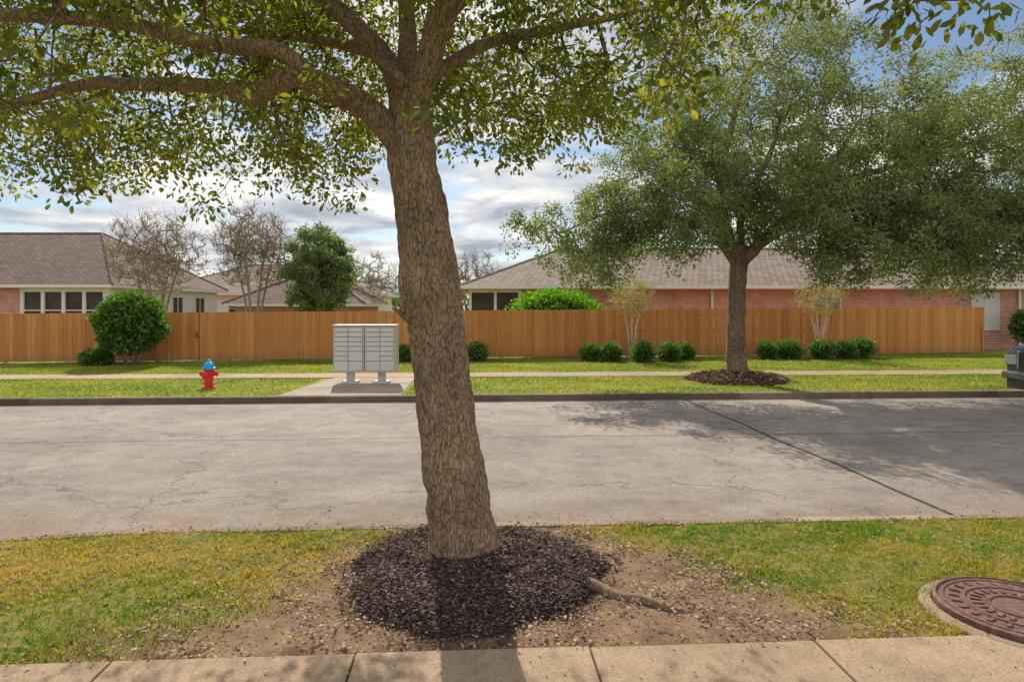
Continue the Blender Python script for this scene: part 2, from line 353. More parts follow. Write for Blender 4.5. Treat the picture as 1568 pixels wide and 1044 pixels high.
mb=MB()
for x0,x1 in((-5.6,-.6),(1.8,7.2),(8.6,14.6)):
    k=30; vs=[];fs=[]
    for i in range(k+1):
        x=x0+(x1-x0)*i/k; e=math.sin(math.pi*i/k)**.35; yb=fence_y(x)-.1; vs+=[(x,yb,.008),(x,yb-1.9*e-.1*math.sin(x*3),.008)]
    for i in range(k): fs.append((2*i+1,2*i+3,2*i+2,2*i))
    mb.add(vs,fs)
mb.build('planting_bed',simple('bed_mulch',(.16,.10,.065),.95,.4,18))
mb=MB(); mb.add([(-5.05,curbf_y(-5.05)+.165,.006),(-2.4,curbf_y(-2.4)+.165,.006),(-2.6,17.60,.006),(-4.75,17.5,.006)],[(0,1,2,3)]); mb.build('mailbox_pad',concrete('pad_concrete',(.40,.32,.25),(.48,.39,.31)))

# ---- grass
def blades(name,x,y,z,h,w,val,mat):
    n=len(x); an=R.uniform(0,2*math.pi,n); lean=R.normal(size=(n,2))*.6; P=np.stack([x,y,z],1)
    sd=np.stack([np.cos(an),np.sin(an),np.zeros(n)],1)*w[:,None]*.5
    mid=P+np.stack([lean[:,0]*h*.35,lean[:,1]*h*.35,h*.6],1); tip=P+np.stack([lean[:,0]*h,lean[:,1]*h,h*.95],1)
    V=np.stack([P-sd,P+sd,mid+sd*.9,mid-sd*.9,tip+sd*.12,tip-sd*.12],1).reshape(-1,3); b=np.arange(n)[:,None]*6
    F=np.concatenate([b+np.array([[0,1,2,3]]),b+np.array([[3,2,4,5]])])
    return link(np_mesh(name,V,F,np.repeat(val,6)),name,mat)
n=220000; x=R.uniform(-6,7,n); t=R.rand(n); y=walk_y(x)+t*(curbn_y(x)-.10-walk_y(x))
d=dens(x,y); cl=.55+.45*n3(x*1.9,y*2.3); keep=R.rand(n)<d**1.3*(.34+.56*cl)+.008; x,y,d,cl=x[keep],y[keep],d[keep],cl[keep]; n=len(x)
yel=np.clip(.44+.5*n2(x*.9+1,y*1.6)+.3*n3(x*.55,y*.7)+.45*np.exp(-((x+2.9)/1.5)**2-((y-4.75)/.45)**2)+R.normal(size=n)*.26+.3*(1-d)-.25*(x>1.2)*(y>4.3)-.25*(y<4.1)*(x<0),0,1)
blades('grass',x,y,-.01+0*x,(.018+.036*R.rand(n))*(.45+.3*d+.5*cl),R.uniform(.004,.010,n),yel,M_grass)
n=150000; x=R.uniform(-16,20,n); t=R.rand(n); y=curbf_y(x)+.17+t*(fence_y(x)-curbf_y(x)-.3)
ok=~((y>walkf_y(x)-.03)&(y<walkf_y(x)+1.18)); ok&=~((x>-5.0)&(x<-2.38)&(y<17.8))
for x0,x1 in((-5.6,-.6),(1.8,7.2),(8.6,14.6)): ok&=~((x>x0)&(x<x1)&(y>fence_y(x)-1.85*np.clip(np.sin(np.pi*np.clip((x-x0)/(x1-x0),0,1)),0,1)**.35))
ok&=np.hypot(x-5.85,y-17)>1.3
x,y=x[ok],y[ok]; n=len(x)
yel=np.clip(.44+.5*n2(x*.5,y*.9)+R.normal(size=n)*.2,0,1)
blades('grass',x,y,-.01+0*x,.03+.03*R.rand(n),R.uniform(.014,.024,n),yel,M_grassf)
def litter(name,x,y,z,size,lo=.15,hi=.4):
    n=len(x); P=np.stack([x,y,z],1); A=R.normal(size=(n,3)); A[:,2]*=.2; L=size*R.uniform(.5,1.3,n)
    return leaf_mesh(name,P,A,L,L*R.uniform(lo,hi,n),R.rand(n)**1.3,M_dead,None,lie=.35)
n=60000; x=R.uniform(-5,6.5,n); y=walk_y(x)+R.rand(n)*(curbn_y(x)-.1-walk_y(x)); d=dens(x,y)
k=R.rand(n)<np.where(d<.85,.14+.75*np.exp(-((d-.3)/.35)**2),.16)*(.25+.85*(n2(x*3,y*3)>0)); x,y=x[k],y[k]
litter('leaf_litter',x,y,R.uniform(.006,.026,len(x)),.026)
n=1500; x=R.uniform(-6,9,n); y=curbn_y(x)+np.abs(R.normal(size=n))*.28+.02; litter('leaf_litter',x,y,-.118+0*x,.024)
n=260; x=R.uniform(-9,11,n); y=R.uniform(6,13.9,n); litter('leaf_litter',x,y,-.12+0*x,.03)
n=260; x=R.uniform(-4,4,n); y=walk_y(x)-R.rand(n)**2*.6; litter('leaf_litter',x,y,.028+0*x,.02)

# ---- mulch mounds
def mound(name,cx,cy,Rr,H,nch,cs,mat):
    e=empty(name); k=96; rr=28; V=[];F=[]
    def rad(an): return Rr*(1+.05*math.sin(3*an+1)+.03*math.sin(7*an)+.02*math.sin(13*an))
    def hz(x,y):
        an=math.atan2(y-cy,x-cx); q=min(1,math.hypot(x-cx,y-cy)/rad(an)); return H*(1-q**1.5)+.055*(1-q**14)-.012*(q>.98)+(.024*mnoise.noise(Vector((x*5,y*5,3)))+.018*mnoise.noise(Vector((x*13,y*13,7))))*(1-q**6)
    for i in range(rr+1):
        for j in range(k):
            an=2*math.pi*j/k; r=rad(an)*(i/rr)**.8; x=cx+r*math.cos(an); y=cy+r*math.sin(an)
            V.append((x,y,hz(x,y)-.010))
    for i in range(rr):
        for j in range(k): a=i*k+j; b=i*k+(j+1)%k; F.append((a,a+k,b+k,b))
    link(np_mesh(name+'_base',V,F,[.15]*len(V)),'mound',mat,e,True)
    an=R.uniform(0,2*math.pi,nch); q=R.rand(nch)**.5*1.0; far_=R.rand(nch)<.03; q=np.where(far_,R.uniform(1,1.13,nch),q)
    x=cx+np.array([rad(a)*b*math.cos(a) for a,b in zip(an,q)]); y=cy+np.array([rad(a)*b*math.sin(a) for a,b in zip(an,q)])
    z=np.array([max(0,hz(a,b)) for a,b in zip(x,y)])+R.uniform(-.003,.007,nch)
    A=R.normal(size=(nch,3)); A[:,2]*=.2; L=cs*R.uniform(.3,1.5,nch)
    leaf_mesh('chips',np.stack([x,y,z],1),A,L,L*R.uniform(.07,.2,nch),R.rand(nch)**1.1,mat,e,fold=.3,lie=.35)
    return e
mound('mulch_mound',-.27,4.70,.90,.14,80000,.028,M_mulch)
mound('mulch_mound',5.85,17.0,1.3,.20,8000,.08,M_mulch2)

# ---- oak tree (foreground)
oak=empty('oak_tree')
def bark_tube(paths,name,mat,parent,n=36,m=14):
    mb=MB()
    for pts,rad in paths:
        P=catmull(pts,m); q=np.linspace(0,len(rad)-1,len(P)); rr=np.interp(q,range(len(rad)),rad)
        b0=len(mb.v); mb.tube(P,rr,n)
        for i in range(b0,len(mb.v)):
            k=(i-b0)//n
            if k>=len(P): continue
            v=Vector(mb.v[i]); c=Vector(P[k]); d=v-c
            f=1+.11*mnoise.noise(v*3.2)+.06*mnoise.noise(v*9)+.05*mnoise.noise(Vector((v.x*30,v.y*30,v.z*7)))
            f+=.05*mnoise.noise(Vector((v.x*60,v.y*60,v.z*16)))
            mb.v[i]=tuple(c+d*f)
    return mb.build(name,mat,parent,True)
trunk=[(-.33,4.72,-.1),(-.34,4.72,.10),(-.37,4.72,.35),(-.43,4.71,.8),(-.49,4.7,1.28),(-.54,4.7,1.72),(-.585,4.7,2.05),(-.61,4.7,2.3),(-.67,4.7,2.7),(-.72,4.7,3.0),(-.74,4.7,3.3),(-.74,4.7,3.5)]
trad=[.31,.275,.23,.207,.203,.198,.214,.198,.176,.168,.155,.12]
limbs=[
 ([(-.74,4.7,3.04),(-1.02,4.62,3.30),(-1.3,4.5,3.42),(-1.5,4.42,3.5)],[.12,.092,.085,.076]),
 ([(-1.35,4.45,3.44),(-1.55,4.35,3.60),(-1.95,4.25,3.61),(-2.4,4.1,3.67),(-2.9,3.95,3.66),(-3.6,3.8,3.62),(-4.6,3.6,3.8)],[.07,.055,.05,.045,.04,.03,.015]),
 ([(-1.46,4.42,3.48),(-1.8,4.55,3.38),(-2.2,4.6,3.46),(-2.75,4.7,3.5),(-3.1,4.75,3.52),(-3.9,4.9,3.4),(-5.0,5.2,3.5)],[.076,.063,.053,.048,.04,.03,.015]),
 ([(-.76,4.7,3.35),(-.87,4.72,3.62),(-1.06,4.75,3.86),(-1.3,4.8,4.1),(-1.7,4.9,4.45),(-2.4,5.1,5.0)],[.11,.08,.072,.066,.055,.025]),
 ([(-.75,4.72,3.4),(-.78,4.85,3.7),(-.80,5.0,4.0),(-.85,5.2,4.5),(-.9,5.4,5.4),(-.9,5.6,6.3)],[.10,.075,.068,.06,.05,.02]),
 ([(-.70,4.68,3.38),(-.58,4.6,3.65),(-.48,4.5,3.9),(-.2,4.4,4.1),(.2,4.3,4.3),(1.0,4.2,4.75)],[.115,.095,.085,.06,.045,.02]),
 ([(-.50,4.56,3.78),(-.45,4.35,4.1),(-.5,4.0,4.6),(-.5,3.6,5.2)],[.075,.06,.05,.02]),
 ([(-.62,4.75,3.55),(-.2,5.1,3.95),(.4,5.5,4.25),(1.1,6.0,4.6),(1.9,6.4,5.0)],[.055,.045,.038,.026,.012]),
 ([(-1.0,4.75,3.75),(-1.5,5.3,4.05),(-2.2,6.0,4.4),(-3.2,6.5,4.7),(-4.4,6.9,4.9)],[.05,.042,.035,.022,.012]),
 ([(-1.05,4.75,3.78),(-.9,4.6,3.62),(-.75,4.45,3.42)],[.05,.04,.045]),
 ([(.1,4.35,4.25),(.8,3.6,4.2),(1.5,2.9,3.9),(1.75,2.55,3.45)],[.04,.03,.015,.006]),
]
bark_tube([(trunk,trad)],'trunk',M_oak,oak,110,26)
bark_tube(limbs,'limbs',M_oak,oak,24,12)
bark_tube([([(-.58,4.66,1.78),(-.70,4.6,1.83),(-.775,4.57,1.90)],[.10,.06,.05])],'limb_stub',M_oak,oak,20,8)
mb=MB()
def scar(mb,c,nrm,r):
    nrm=Vector(nrm).normalized(); c=Vector(c); mb.tube([c-nrm*.04,c+nrm*.004,c+nrm*.008],[r,r*.92,r*.55],14)
for c,r in(((-.50,4.515,2.44),.022),((-.56,4.525,2.58),.016),((-.46,4.42,4.02),.045)): scar(mb,c,(0,-1,0),r)
mb.build('pruning_scars',M_scar,oak,True)
seeds=np.concatenate([catmull(pts,8) for pts,rad in limbs])
def low(x,y):
    zl=np.interp(x,[-7,-4.6,-3.9,-3.5,-2.4,-1.35,-1.05,-.75,-.5,.55,1.0,1.5,2.0,2.4,3],[2.9,2.9,3.15,2.85,2.85,2.95,3.55,3.6,3.2,3.2,3.45,3.7,4.15,4.5,4.9])
    return zl+.19*(y-5.5)+.10*np.sin(x*5+y*2)+.08*np.sin(x*11-y*3)
n=10400; C=np.stack([R.uniform(-7.2,3.2,n),R.uniform(2.5,8.6,n),R.uniform(2.7,7.2,n)],1)
q=((C[:,0]+1.6)/5.2)**2+((C[:,1]-5.1)/3.7)**2+(np.maximum(C[:,2]-3.6,0)/3.7)**2
nn=n2(C[:,0]*1.5+C[:,2],C[:,1]*1.5-C[:,2]*1.3); land=C[:,1]-1.2*C[:,2]
k=(q<1)&(C[:,2]>low(C[:,0],C[:,1]))&(nn>-.30)&(land<3.6)&((land<2.9)|(R.rand(n)<np.where(C[:,0]<-.9,.65,.3)))
k&=~((C[:,1]<4.7)&(C[:,2]<1.9+.47*C[:,1])&(R.rand(n)<.84)&(C[:,0]<2.2))
C=C[k]; C=C[:2300]
C=np.concatenate([C,[(1.52,2.55,3.14),(1.62,2.6,3.12),(1.75,2.55,3.10),(1.83,2.5,3.08)]])
a,b,ra,rb=grow(seeds,C,.0035,.18,.5,.06,.42,.03)
sticks('twigs',a,b,ra,rb,M_oak2,oak)
P,A,L,W,v=cluster_leaves(C,60,.25,.062,.23,.55)
leaf_mesh('leaves',P,A,L,W,v,M_leaf1,oak,fold=.3)
bark_tube([([(.42,4.5,.02),(.56,4.42,.012),(.70,4.30,-.008),(.85,4.25,-.002),(1.02,4.13,-.018),(1.2,4.1,-.035)],[.05,.042,.038,.032,.026,.02])],'surface_root',simple('root_bark',(.24,.165,.11),.95,.35,25,bs=.6,bd=.01),oak,14,8)

# ---- live oak (right)
lo=empty('live_oak_tree')
tl=[([(5.86,17,-.1),(5.85,17,.3),(5.83,17,1.2),(5.85,17,2.2),(5.9,17,3.0),(5.95,17,3.5)],[.34,.27,.235,.22,.23,.2]),
 ([(5.9,17,3.0),(6.6,17,3.7),(7.6,17.2,4.6),(8.6,17.4,5.8),(9.4,17.6,7)],[.17,.15,.12,.08,.03]),
 ([(5.9,17,3.1),(5.6,17,3.9),(5.5,17.2,5.2),(5.9,17.3,7),(6.4,17.3,8.4)],[.15,.13,.11,.07,.03]),
 ([(5.85,17,3.0),(5.2,16.8,3.7),(4.2,16.7,4.2),(2.8,16.9,4.4),(1.2,17,3.8)],[.12,.09,.06,.04,.02]),
 ([(5.95,17,3.1),(6.6,16.4,3.7),(7.8,15.8,4.2),(9.6,15.6,4.4),(11.5,15.8,4.6)],[.12,.1,.08,.05,.02]),
 ([(5.95,17,3.4),(6.2,17.5,4.6),(7.2,18.2,6.2),(7.8,18.4,8)],[.1,.1,.07,.03]),
 ([(8.0,17.2,5.0),(10,17.6,5.6),(12,18,6.2),(14,18,6.8)],[.08,.07,.05,.02])]
bark_tube(tl,'trunk',M_oak2,lo,22,10)
seeds=np.concatenate([catmull(p,8) for p,r in tl[1:]])
T=ell_targets([((6.8,17,6.3),(4.0,3.2,3.3),1250,.33),((6.5,16,4.4),(3.2,2.4,1.3),240,.5),((11.0,16.6,4.7),(4.0,2.6,2.5),850,.38),((13.4,17.6,6.4),(4,3.0,2.9),700,.38),
 ((2.5,17,3.75),(2.7,1.6,1.45),300,.6),((4.4,16,4.9),(2.4,2.2,1.9),340,.5),((9.2,15.4,3.4),(3.2,1.4,1.15),320,.55),((13,15.8,3.5),(2.6,1.5,1.2),280,.55)])
nn=n2(T[:,0]*1.1+T[:,2]*.9,T[:,1]*1.0+T[:,2]*1.4)+.35*n2(T[:,0]*.6+3,T[:,2]*.8); T=T[(nn>-.17)&~((T[:,2]<3.4)&(np.abs(T[:,0]-5.85)<1.1))]
a,b,ra,rb=grow(seeds,T,.005,.4,.5,.05,.42,.06)
sticks('twigs',a,b,ra,rb,M_oak2,lo,4)
P,A,L,W,v=cluster_leaves(T,80,.34,.088,.29,.1,.8)
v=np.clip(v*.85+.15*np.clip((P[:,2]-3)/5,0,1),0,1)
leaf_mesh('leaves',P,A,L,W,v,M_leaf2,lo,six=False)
print('oak',len(C),'live oak',len(T),len(P))

def crape(name,x,y,h,w,base,nT,mat,leaves=0,lmat=None,stems=5,tip=.006,zlow=.4,ls=.06,sr=1.,clump=None):
    e=empty(name); st=[];sd=[]
    for i in range(stems):
        an=2*math.pi*i/stems+.4; dx,dy=math.cos(an)*w,math.sin(an)*w
        p=[(x+dx*.05,y+dy*.05,base-.05),(x+dx*.14,y+dy*.14,base+h*.22),(x+dx*.25,y+dy*.25,base+h*.42),(x+dx*.45,y+dy*.45,base+h*.66)]
        st.append((p,[.022*h/2*sr,.018*h/2*sr,.014*h/2*sr,.006*h/2*sr])); sd.append(catmull(p,6)[8:])
    bark_tube(st,'stems',mat,e,8,5)
    T=ell_targets([((x,y,base+h*(.5+zlow/2)),(w,w,h*(1-zlow)/2),nT,.45)])
    if clump is not None: T=T[n2(T[:,0]*2+T[:,1],T[:,2]*2)>clump]
    a,b,ra,rb=grow(np.concatenate(sd),T,tip,.25,.4,-.03,.38,.03*h/3)
    k=R.randint(0,len(b),nT*4); a2=b[k]; d=R.normal(size=(len(k),3))*.15*h/4; d[:,2]=np.abs(d[:,2])+.08; b2=a2+d
    sticks('twigs',np.concatenate([a,a2]),np.concatenate([b,b2]),np.concatenate([ra,np.full(len(k),tip*.8)]),np.concatenate([rb,np.full(len(k),tip*.5)]),mat,e,4)
    if leaves:
        P,A,L,W,v=cluster_leaves(T,leaves,.24,ls,.35,.2); leaf_mesh('leaves',P,A,L,W,v,lmat,e,six=False)
    return e
crape('crape_myrtle_tree',-14.7,27,5.8,2.0,0,560,M_crape,4,M_leaf5,6,.010)
crape('crape_myrtle_tree',-10.9,27.6,6.1,1.7,0,600,M_crape,4,M_leaf5,6,.010)
crape('crape_myrtle_tree',-9.3,42,5.3,2.2,0,300,M_crape,2,M_leaf5,5,.012)
crape('crape_myrtle_tree',-2.6,40,5.4,2.2,0,300,M_crape,2,M_leaf5,5,.012)
crape('crape_myrtle_tree',4.35,23.7,3.0,.85,0,110,M_crape2,18,M_leaf5,6,.007,.5,sr=1.3)
crape('crape_myrtle_tree',11.6,24.6,3.0,1.0,0,110,M_crape2,16,M_leaf5,6,.007,.5,sr=1.3)
crape('holly_tree',-8.35,28.2,5.5,1.5,0,520,M_crape,58,M_leafh,3,.01,.2,.12,clump=-.35)

def shrub(name,x,y,rx,ry,rz,zc,nl,size,mat,stems=False):
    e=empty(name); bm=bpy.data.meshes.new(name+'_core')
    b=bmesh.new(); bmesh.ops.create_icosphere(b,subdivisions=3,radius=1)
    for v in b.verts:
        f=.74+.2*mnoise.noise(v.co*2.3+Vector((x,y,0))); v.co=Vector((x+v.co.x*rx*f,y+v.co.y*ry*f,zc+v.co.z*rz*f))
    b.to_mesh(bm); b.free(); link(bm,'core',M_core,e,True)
    q=unit(R.normal(size=(nl,3))); f=R.uniform(.70,1.05,nl)+.09*np.sin(q[:,0]*6+x)*np.sin(q[:,2]*7)+.05*np.sin(q[:,1]*11+y)
    P=np.array([x,y,zc])+q*f[:,None]*np.array([rx,ry,rz]); k=P[:,2]>.03; P=P[k]; q=q[k]; nl=len(P)
    A=q+R.normal(size=(nl,3))*.8; L=size*R.uniform(.6,1.3,nl)
    leaf_mesh('leaves',P,A,L,L*.38,np.clip(R.rand(nl)*.7+.3*n3(P[:,0],P[:,2])+.15,0,1),mat,e,six=False)
    if stems:
        mb=MB()
        for i in range(7):
            an=i*.9; mb.tube([(x+.12*math.cos(an),y+.1*math.sin(an),-.02),(x+.28*math.cos(an),y+.2*math.sin(an),.3),(x+.5*math.cos(an),y+.4*math.sin(an),.8)],[.04,.03,.025],7)
        mb.build('stems',M_crape,e,True)
    return e
shrub('round_shrub',-12.5,21.4,1.02,.95,.95,1.38,7500,.12,M_leaf3,True)
shrub('low_shrub',-13.5,21.2,.45,.42,.28,.24,1600,.10,M_leaf3)
for px,Y,s in((-3.75,22.9,.36),(-1.25,23.0,.42),(2.75,23.0,.40),(3.45,22.8,.42),(4.5,22.5,.44),(5.5,22.8,.42),(6.2,23.5,.36),(9.3,23.8,.40),(10.1,23.8,.44),(11.25,23.7,.46),(12.2,23.9,.44),(13.0,24.3,.50)):
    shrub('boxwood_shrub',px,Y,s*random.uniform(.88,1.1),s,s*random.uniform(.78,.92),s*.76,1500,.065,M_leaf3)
shrub('bright_green_bush',1.75,26.4,1.75,1.2,.85,1.72,5200,.13,M_leaf4)
shrub('corner_shrub',22.4,28.6,.5,.5,.7,1.1,1500,.1,M_leaf3)

# ---- fence
fe=empty('wooden_fence'); mb=MB(); ang=math.atan(.128); x=-34.
while x<19.25:
    w=.138+random.uniform(-.004,.004); g=.004 if not(4.6<x<13 and random.random()<.5) else random.uniform(.02,.05)
    y=fence_y(x); top=fence_top(x)+random.uniform(-.008,.008); yo=random.uniform(-.004,.004)
    mb.box((x,y+yo,top/2+.02),(w-.002,.018,top-.04),ang+random.uniform(-.008,.008),random.random()); x+=(w+g)*math.cos(ang)
yy=fence_y(19.3)
for i in range(20): mb.box((19.33,yy+.1+i*.143,.96),(.018,.138,1.86),0,random.random())
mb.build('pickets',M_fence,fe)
mb=MB(); 
for xx in np.arange(-34,19-2.4,2.4):
    mb.box((xx,fence_y(xx)+.09,fence_top(xx)/2-.02),(.09,.09,fence_top(xx)-.06),ang,.3)
    for zf in(.22,.55,.88):
        mb.box((xx+1.2,fence_y(xx+1.2)+.035,fence_top(xx+1.2)*zf),(2.42,.04,.09),ang,.3)
mb.box((19.27,fence_y(19.27)-.03,.95),(.09,.05,1.9),ang,.2)
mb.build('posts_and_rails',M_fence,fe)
mb=MB(); gx=-11.05; mb.box((gx,fence_y(gx)-.03,.95),(.03,.02,.14),ang); mb.box((gx+.03,fence_y(gx)-.035,.87),(.1,.02,.03),ang); mb.box((gx+.09,fence_y(gx)-.015,.9),(.02,.012,1.7),ang)
mb.build('gate_latch',M_dark,fe)

# ---- houses
def hip_house(name,x0,x1,y0,y1,eave,ridge,wall,roof,ridge_in=None,ov=.5):
    e=empty(name); mb=MB(); mb.b2(x0,x1,y0,y1,-.1,eave-.06); mb.build('walls',wall,e)
    X0,X1,Y0,Y1=x0-ov,x1+ov,y0-ov,y1+ov; ri=ridge_in or (Y1-Y0)/2; ym=(Y0+Y1)/2
    v=[(X0,Y0,eave),(X1,Y0,eave),(X1,Y1,eave),(X0,Y1,eave),(X0+ri,ym,ridge),(X1-ri,ym,ridge)]
    mb=MB(); mb.add(v,[(0,1,5,4),(1,2,5),(2,3,4,5),(3,0,4),(3,2,1,0)]); mb.build('roof',roof,e)
    mb=MB()
    mb.b2(X0+.02,X1-.02,Y0+.02,Y0+.05,eave-.16,eave-.003); mb.b2(X0+.02,X1-.02,Y1-.05,Y1-.02,eave-.16,eave-.003)
    mb.b2(X0+.02,X0+.05,Y0+.055,Y1-.055,eave-.16,eave-.003); mb.b2(X1-.05,X1-.02,Y0+.055,Y1-.055,eave-.16,eave-.003)
    mb.b2(X0+.06,X1-.06,Y0+.06,Y1-.06,eave-.05,eave-.01)
    mb.build('fascia_and_soffit',M_white,e)
    mb=MB()
    for a,b in((0,4),(1,5),(2,5),(3,4),(4,5)): mb.tube([v[a],v[b]],[.06,.06],6)
    mb.build('ridge_caps',roof,e); return e
def window(e,x0,x1,y,z0,z1,glass,side=None,mull=1):
    f=MB(); g=MB(); t=.07
    if side is None:
        f.b2(x0,x1,y-.05,y-.004,z0,z0+t); f.b2(x0,x1,y-.05,y-.004,z1-t,z1); f.b2(x0,x0+t,y-.048,y-.005,z0+t,z1-t); f.b2(x1-t,x1,y-.048,y-.005,z0+t,z1-t)
        for i in range(1,mull+1):
            xm=x0+(x1-x0)*i/(mull+1); f.b2(xm-.025,xm+.025,y-.045,y-.006,z0+t,z1-t)
        f.b2(x0+t,x1-t,y-.04,y-.007,(z0+z1)/2-.02,(z0+z1)/2+.02)
        g.b2(x0+.02,x1-.02,y-.02,y-.001,z0+.02,z1-.02)
    else:
        X=side; f.b2(X+.004,X+.05,x0,x1,z0,z0+t); f.b2(X+.004,X+.05,x0,x1,z1-t,z1); f.b2(X+.005,X+.048,x0,x0+t,z0+t,z1-t); f.b2(X+.005,X+.048,x1-t,x1,z0+t,z1-t)
        xm=(x0+x1)/2; f.b2(X+.006,X+.045,xm-.03,xm+.03,z0+t,z1-t); g.b2(X+.001,X+.02,x0+.02,x1-.02,z0+.02,z1-.02)
    f.build('window_frame',M_white,e); g.build('window_pane',glass,e)
h=hip_house('brick_house',-40,-18.8,30.4,41.6,2.95,5.95,M_brick,M_roof,4.3)
mb=MB(); sc=MB(); px0=-22.7
sc.b2(px0,-18.83,30.34,30.39,.1,2.72)
for i,xx in enumerate(np.linspace(px0,-18.87,5)): mb.b2(xx-.08,xx+.08,30.24,30.335,0,2.78)
mb.b2(px0-.1,-18.75,30.25,30.33,2.6,2.88); mb.b2(px0-.1,-18.75,30.255,30.325,1.72,1.77); mb.b2(-18.84,-18.6,30.2,30.6,-.1,2.85)
mb.build('porch_posts',M_white,h); sc.build('porch_screens',M_screen,h)
mb=MB(); mb.b2(-18.79,-18.76,30.7,41.5,-.1,2.85)
mb.build('side_siding',M_siding,h)
for a_,b_ in((31.2,32.6),(33.0,34.4),(36,37.2),(38.6,39.8)): window(h,a_,b_,0,1.2,2.5,M_screen,side=-18.76)
mb=MB(); mb.tube([(-30,35.5,5.8),(-30,35.5,6.4)],[.06,.06],8); mb.build('roof_vent',M_dark,h)
h=hip_house('siding_house',-25.5,-10.5,46,57,2.9,5.2,M_siding,M_roof2,5.5)
window(h,-16,-14.5,46,1.2,2.4,M_screen); window(h,-20,-18.8,46,1.2,2.4,M_screen)
h=hip_house('tan_house',-15.5,-8.6,36.5,42,2.1,3.6,M_brick,M_roof,2.7)
h=hip_house('brick_house',-1.9,27,29.6,40.5,2.84,5.0,M_brick,M_roof2,5.0)
mb=MB(); sc=MB(); sc.b2(-1.93,.35,29.53,29.59,.1,2.6)
for xx in(-1.88,-.75,.33): mb.b2(xx-.06,xx+.06,29.44,29.525,0,2.7)
mb.b2(-1.97,.42,29.45,29.52,2.55,2.8); mb.build('porch_posts',M_white,h); sc.build('porch_screens',M_screen,h)
window(h,20.8,22.05,29.6,.85,2.55,M_blind)
window(h,13.6,14.9,29.6,.9,2.4,M_glass)
mb=MB(); z=.95
while z<2.5: mb.b2(20.9,21.95,29.565,29.578,z,z+.03); z+=.06
mb.build('blind_slats',M_white,h)
mb=MB()
for xx in(9.05,22.95): mb.b2(xx-.05,xx+.05,29.49,29.58,-.05,2.7)
mb.build('downspouts',M_white,h)
mb=MB(); mb.b2(-2.3,27.4,29.0,29.09,2.72,2.86); mb.build('gutter',M_white,h)
h=hip_house('brick_house',2.5,13,42.6,52,3.0,6.3,M_brick,M_roof2,4.5)

T=ell_targets([((x_,95+random.uniform(-8,8),2.5+random.uniform(0,1.5)),(6,4,2.8),60,.4) for x_ in range(-75,95,9)])
P,A,L,W,v=cluster_leaves(T,26,1.4,.6,.35,0); leaf_mesh('distant_trees',P,A,L,W,v*.6,M_leaf2,None,six=False)

# ---- cluster mailbox
mbx=empty('cluster_mailbox'); Y=16.1; body=MB(); door=MB(); gap=MB(); lock=MB()
for x0,x1 in((-4.41,-3.655),(-3.635,-2.87)):
    body.b2(x0,x1,Y,Y+.46,.30,1.43); body.b2(x0-.012,x1+.012 if x1>-3 else x1,Y-.03,Y+.47,1.432,1.462)
    gap.b2(x0+.03,x1-.03,Y-.004,Y-.001,.34,1.40)
    xm=(x0+x1)/2
    for side,(a_,b_) in enumerate(((x0+.035,xm-.006),(xm+.006,x1-.035))):
        rows=[.115]*7+[.245] if (side==0) == (x0<-4) else [.115]*5+[.245,.23]
        z=1.395
        for hh in rows:
            door.b2(a_,b_,Y-.016,Y-.0045,z-hh+.005,z-.005); lock.box((b_-.04,Y-.02,z-hh/2),(.018,.008,.018)); z-=hh+.002
    cx=(x0+x1)/2
    body.b2(cx-.09,cx+.09,Y+.14,Y+.32,.06,.298); body.b2(cx-.19,cx+.19,Y+.03,Y+.43,.008,.06)
body.build('cabinets',M_box,mbx,bevel=.008); door.build('doors',M_boxd,mbx,bevel=.003); gap.build('door_recess',M_dark,mbx); lock.build('locks',M_chrome,mbx)

# ---- hydrant
hy=empty('fire_hydrant'); c=(-7.1,15.3,0); mb=MB()
mb.lathe(c,[(.15,0),(.15,.03),(.10,.035),(.095,.10),(.15,.105),(.15,.14),(.105,.145),(.10,.22),(.105,.40),(.12,.42),(.12,.45)],24)
for s in(-1,1):
    mb.tube([(c[0]+s*.08,c[1],.34),(c[0]+s*.16,c[1],.34),(c[0]+s*.165,c[1],.34),(c[0]+s*.20,c[1],.34),(c[0]+s*.205,c[1],.34),(c[0]+s*.225,c[1],.34)],[.05,.05,.062,.062,.025,.022],14)
mb.tube([(c[0],c[1]-.08,.32),(c[0],c[1]-.16,.32),(c[0],c[1]-.165,.32),(c[0],c[1]-.205,.32),(c[0],c[1]-.21,.32),(c[0],c[1]-.235,.32)],[.07,.07,.085,.085,.028,.025],16)
for i in range(8):
    an=i*math.pi/4; mb.lathe((c[0]+.13*math.cos(an),c[1]+.13*math.sin(an),.14),[(.012,0),(.012,.02)],6)
mb.build('body',M_red,hy,False,.003)
mb=MB(); mb.lathe((c[0],c[1],.45),[(.15,0),(.152,.035),(.125,.045),(.118,.09),(.095,.135),(.055,.165),(.05,.17),(.03,.175),(.028,.215),(.01,.22)],24)
mb.build('bonnet',M_blue,hy,False,.002)

# ---- manhole cover
mh=empty('manhole_cover'); cx,cy=3.12,4.02; mb=MB()
mb.lathe((cx,cy,-.05),[(.53,0),(.53,.06),(.51,.073),(.46,.076),(.455,.0)],48); mb.build('concrete_collar',M_curb,mh)
mb=MB()
mb.lathe((cx,cy,0),[(.45,-.04),(.45,.058),(.43,.065),(.425,.052),(.41,.052),(.405,.062),(.39,.062),(.385,.054),(.30,.054),(.295,.064),(.275,.064),(.27,.054),(.17,.054),(.165,.064),(.145,.064),(.14,.054),(0,.054)],64)
for i in range(24):
    an=i*math.pi/12
    for r0 in(.335,.22): mb.box((cx+r0*math.cos(an),cy+r0*math.sin(an),.057),(.055,.02,.014),an)
mb.build('iron_lid',M_iron,mh)

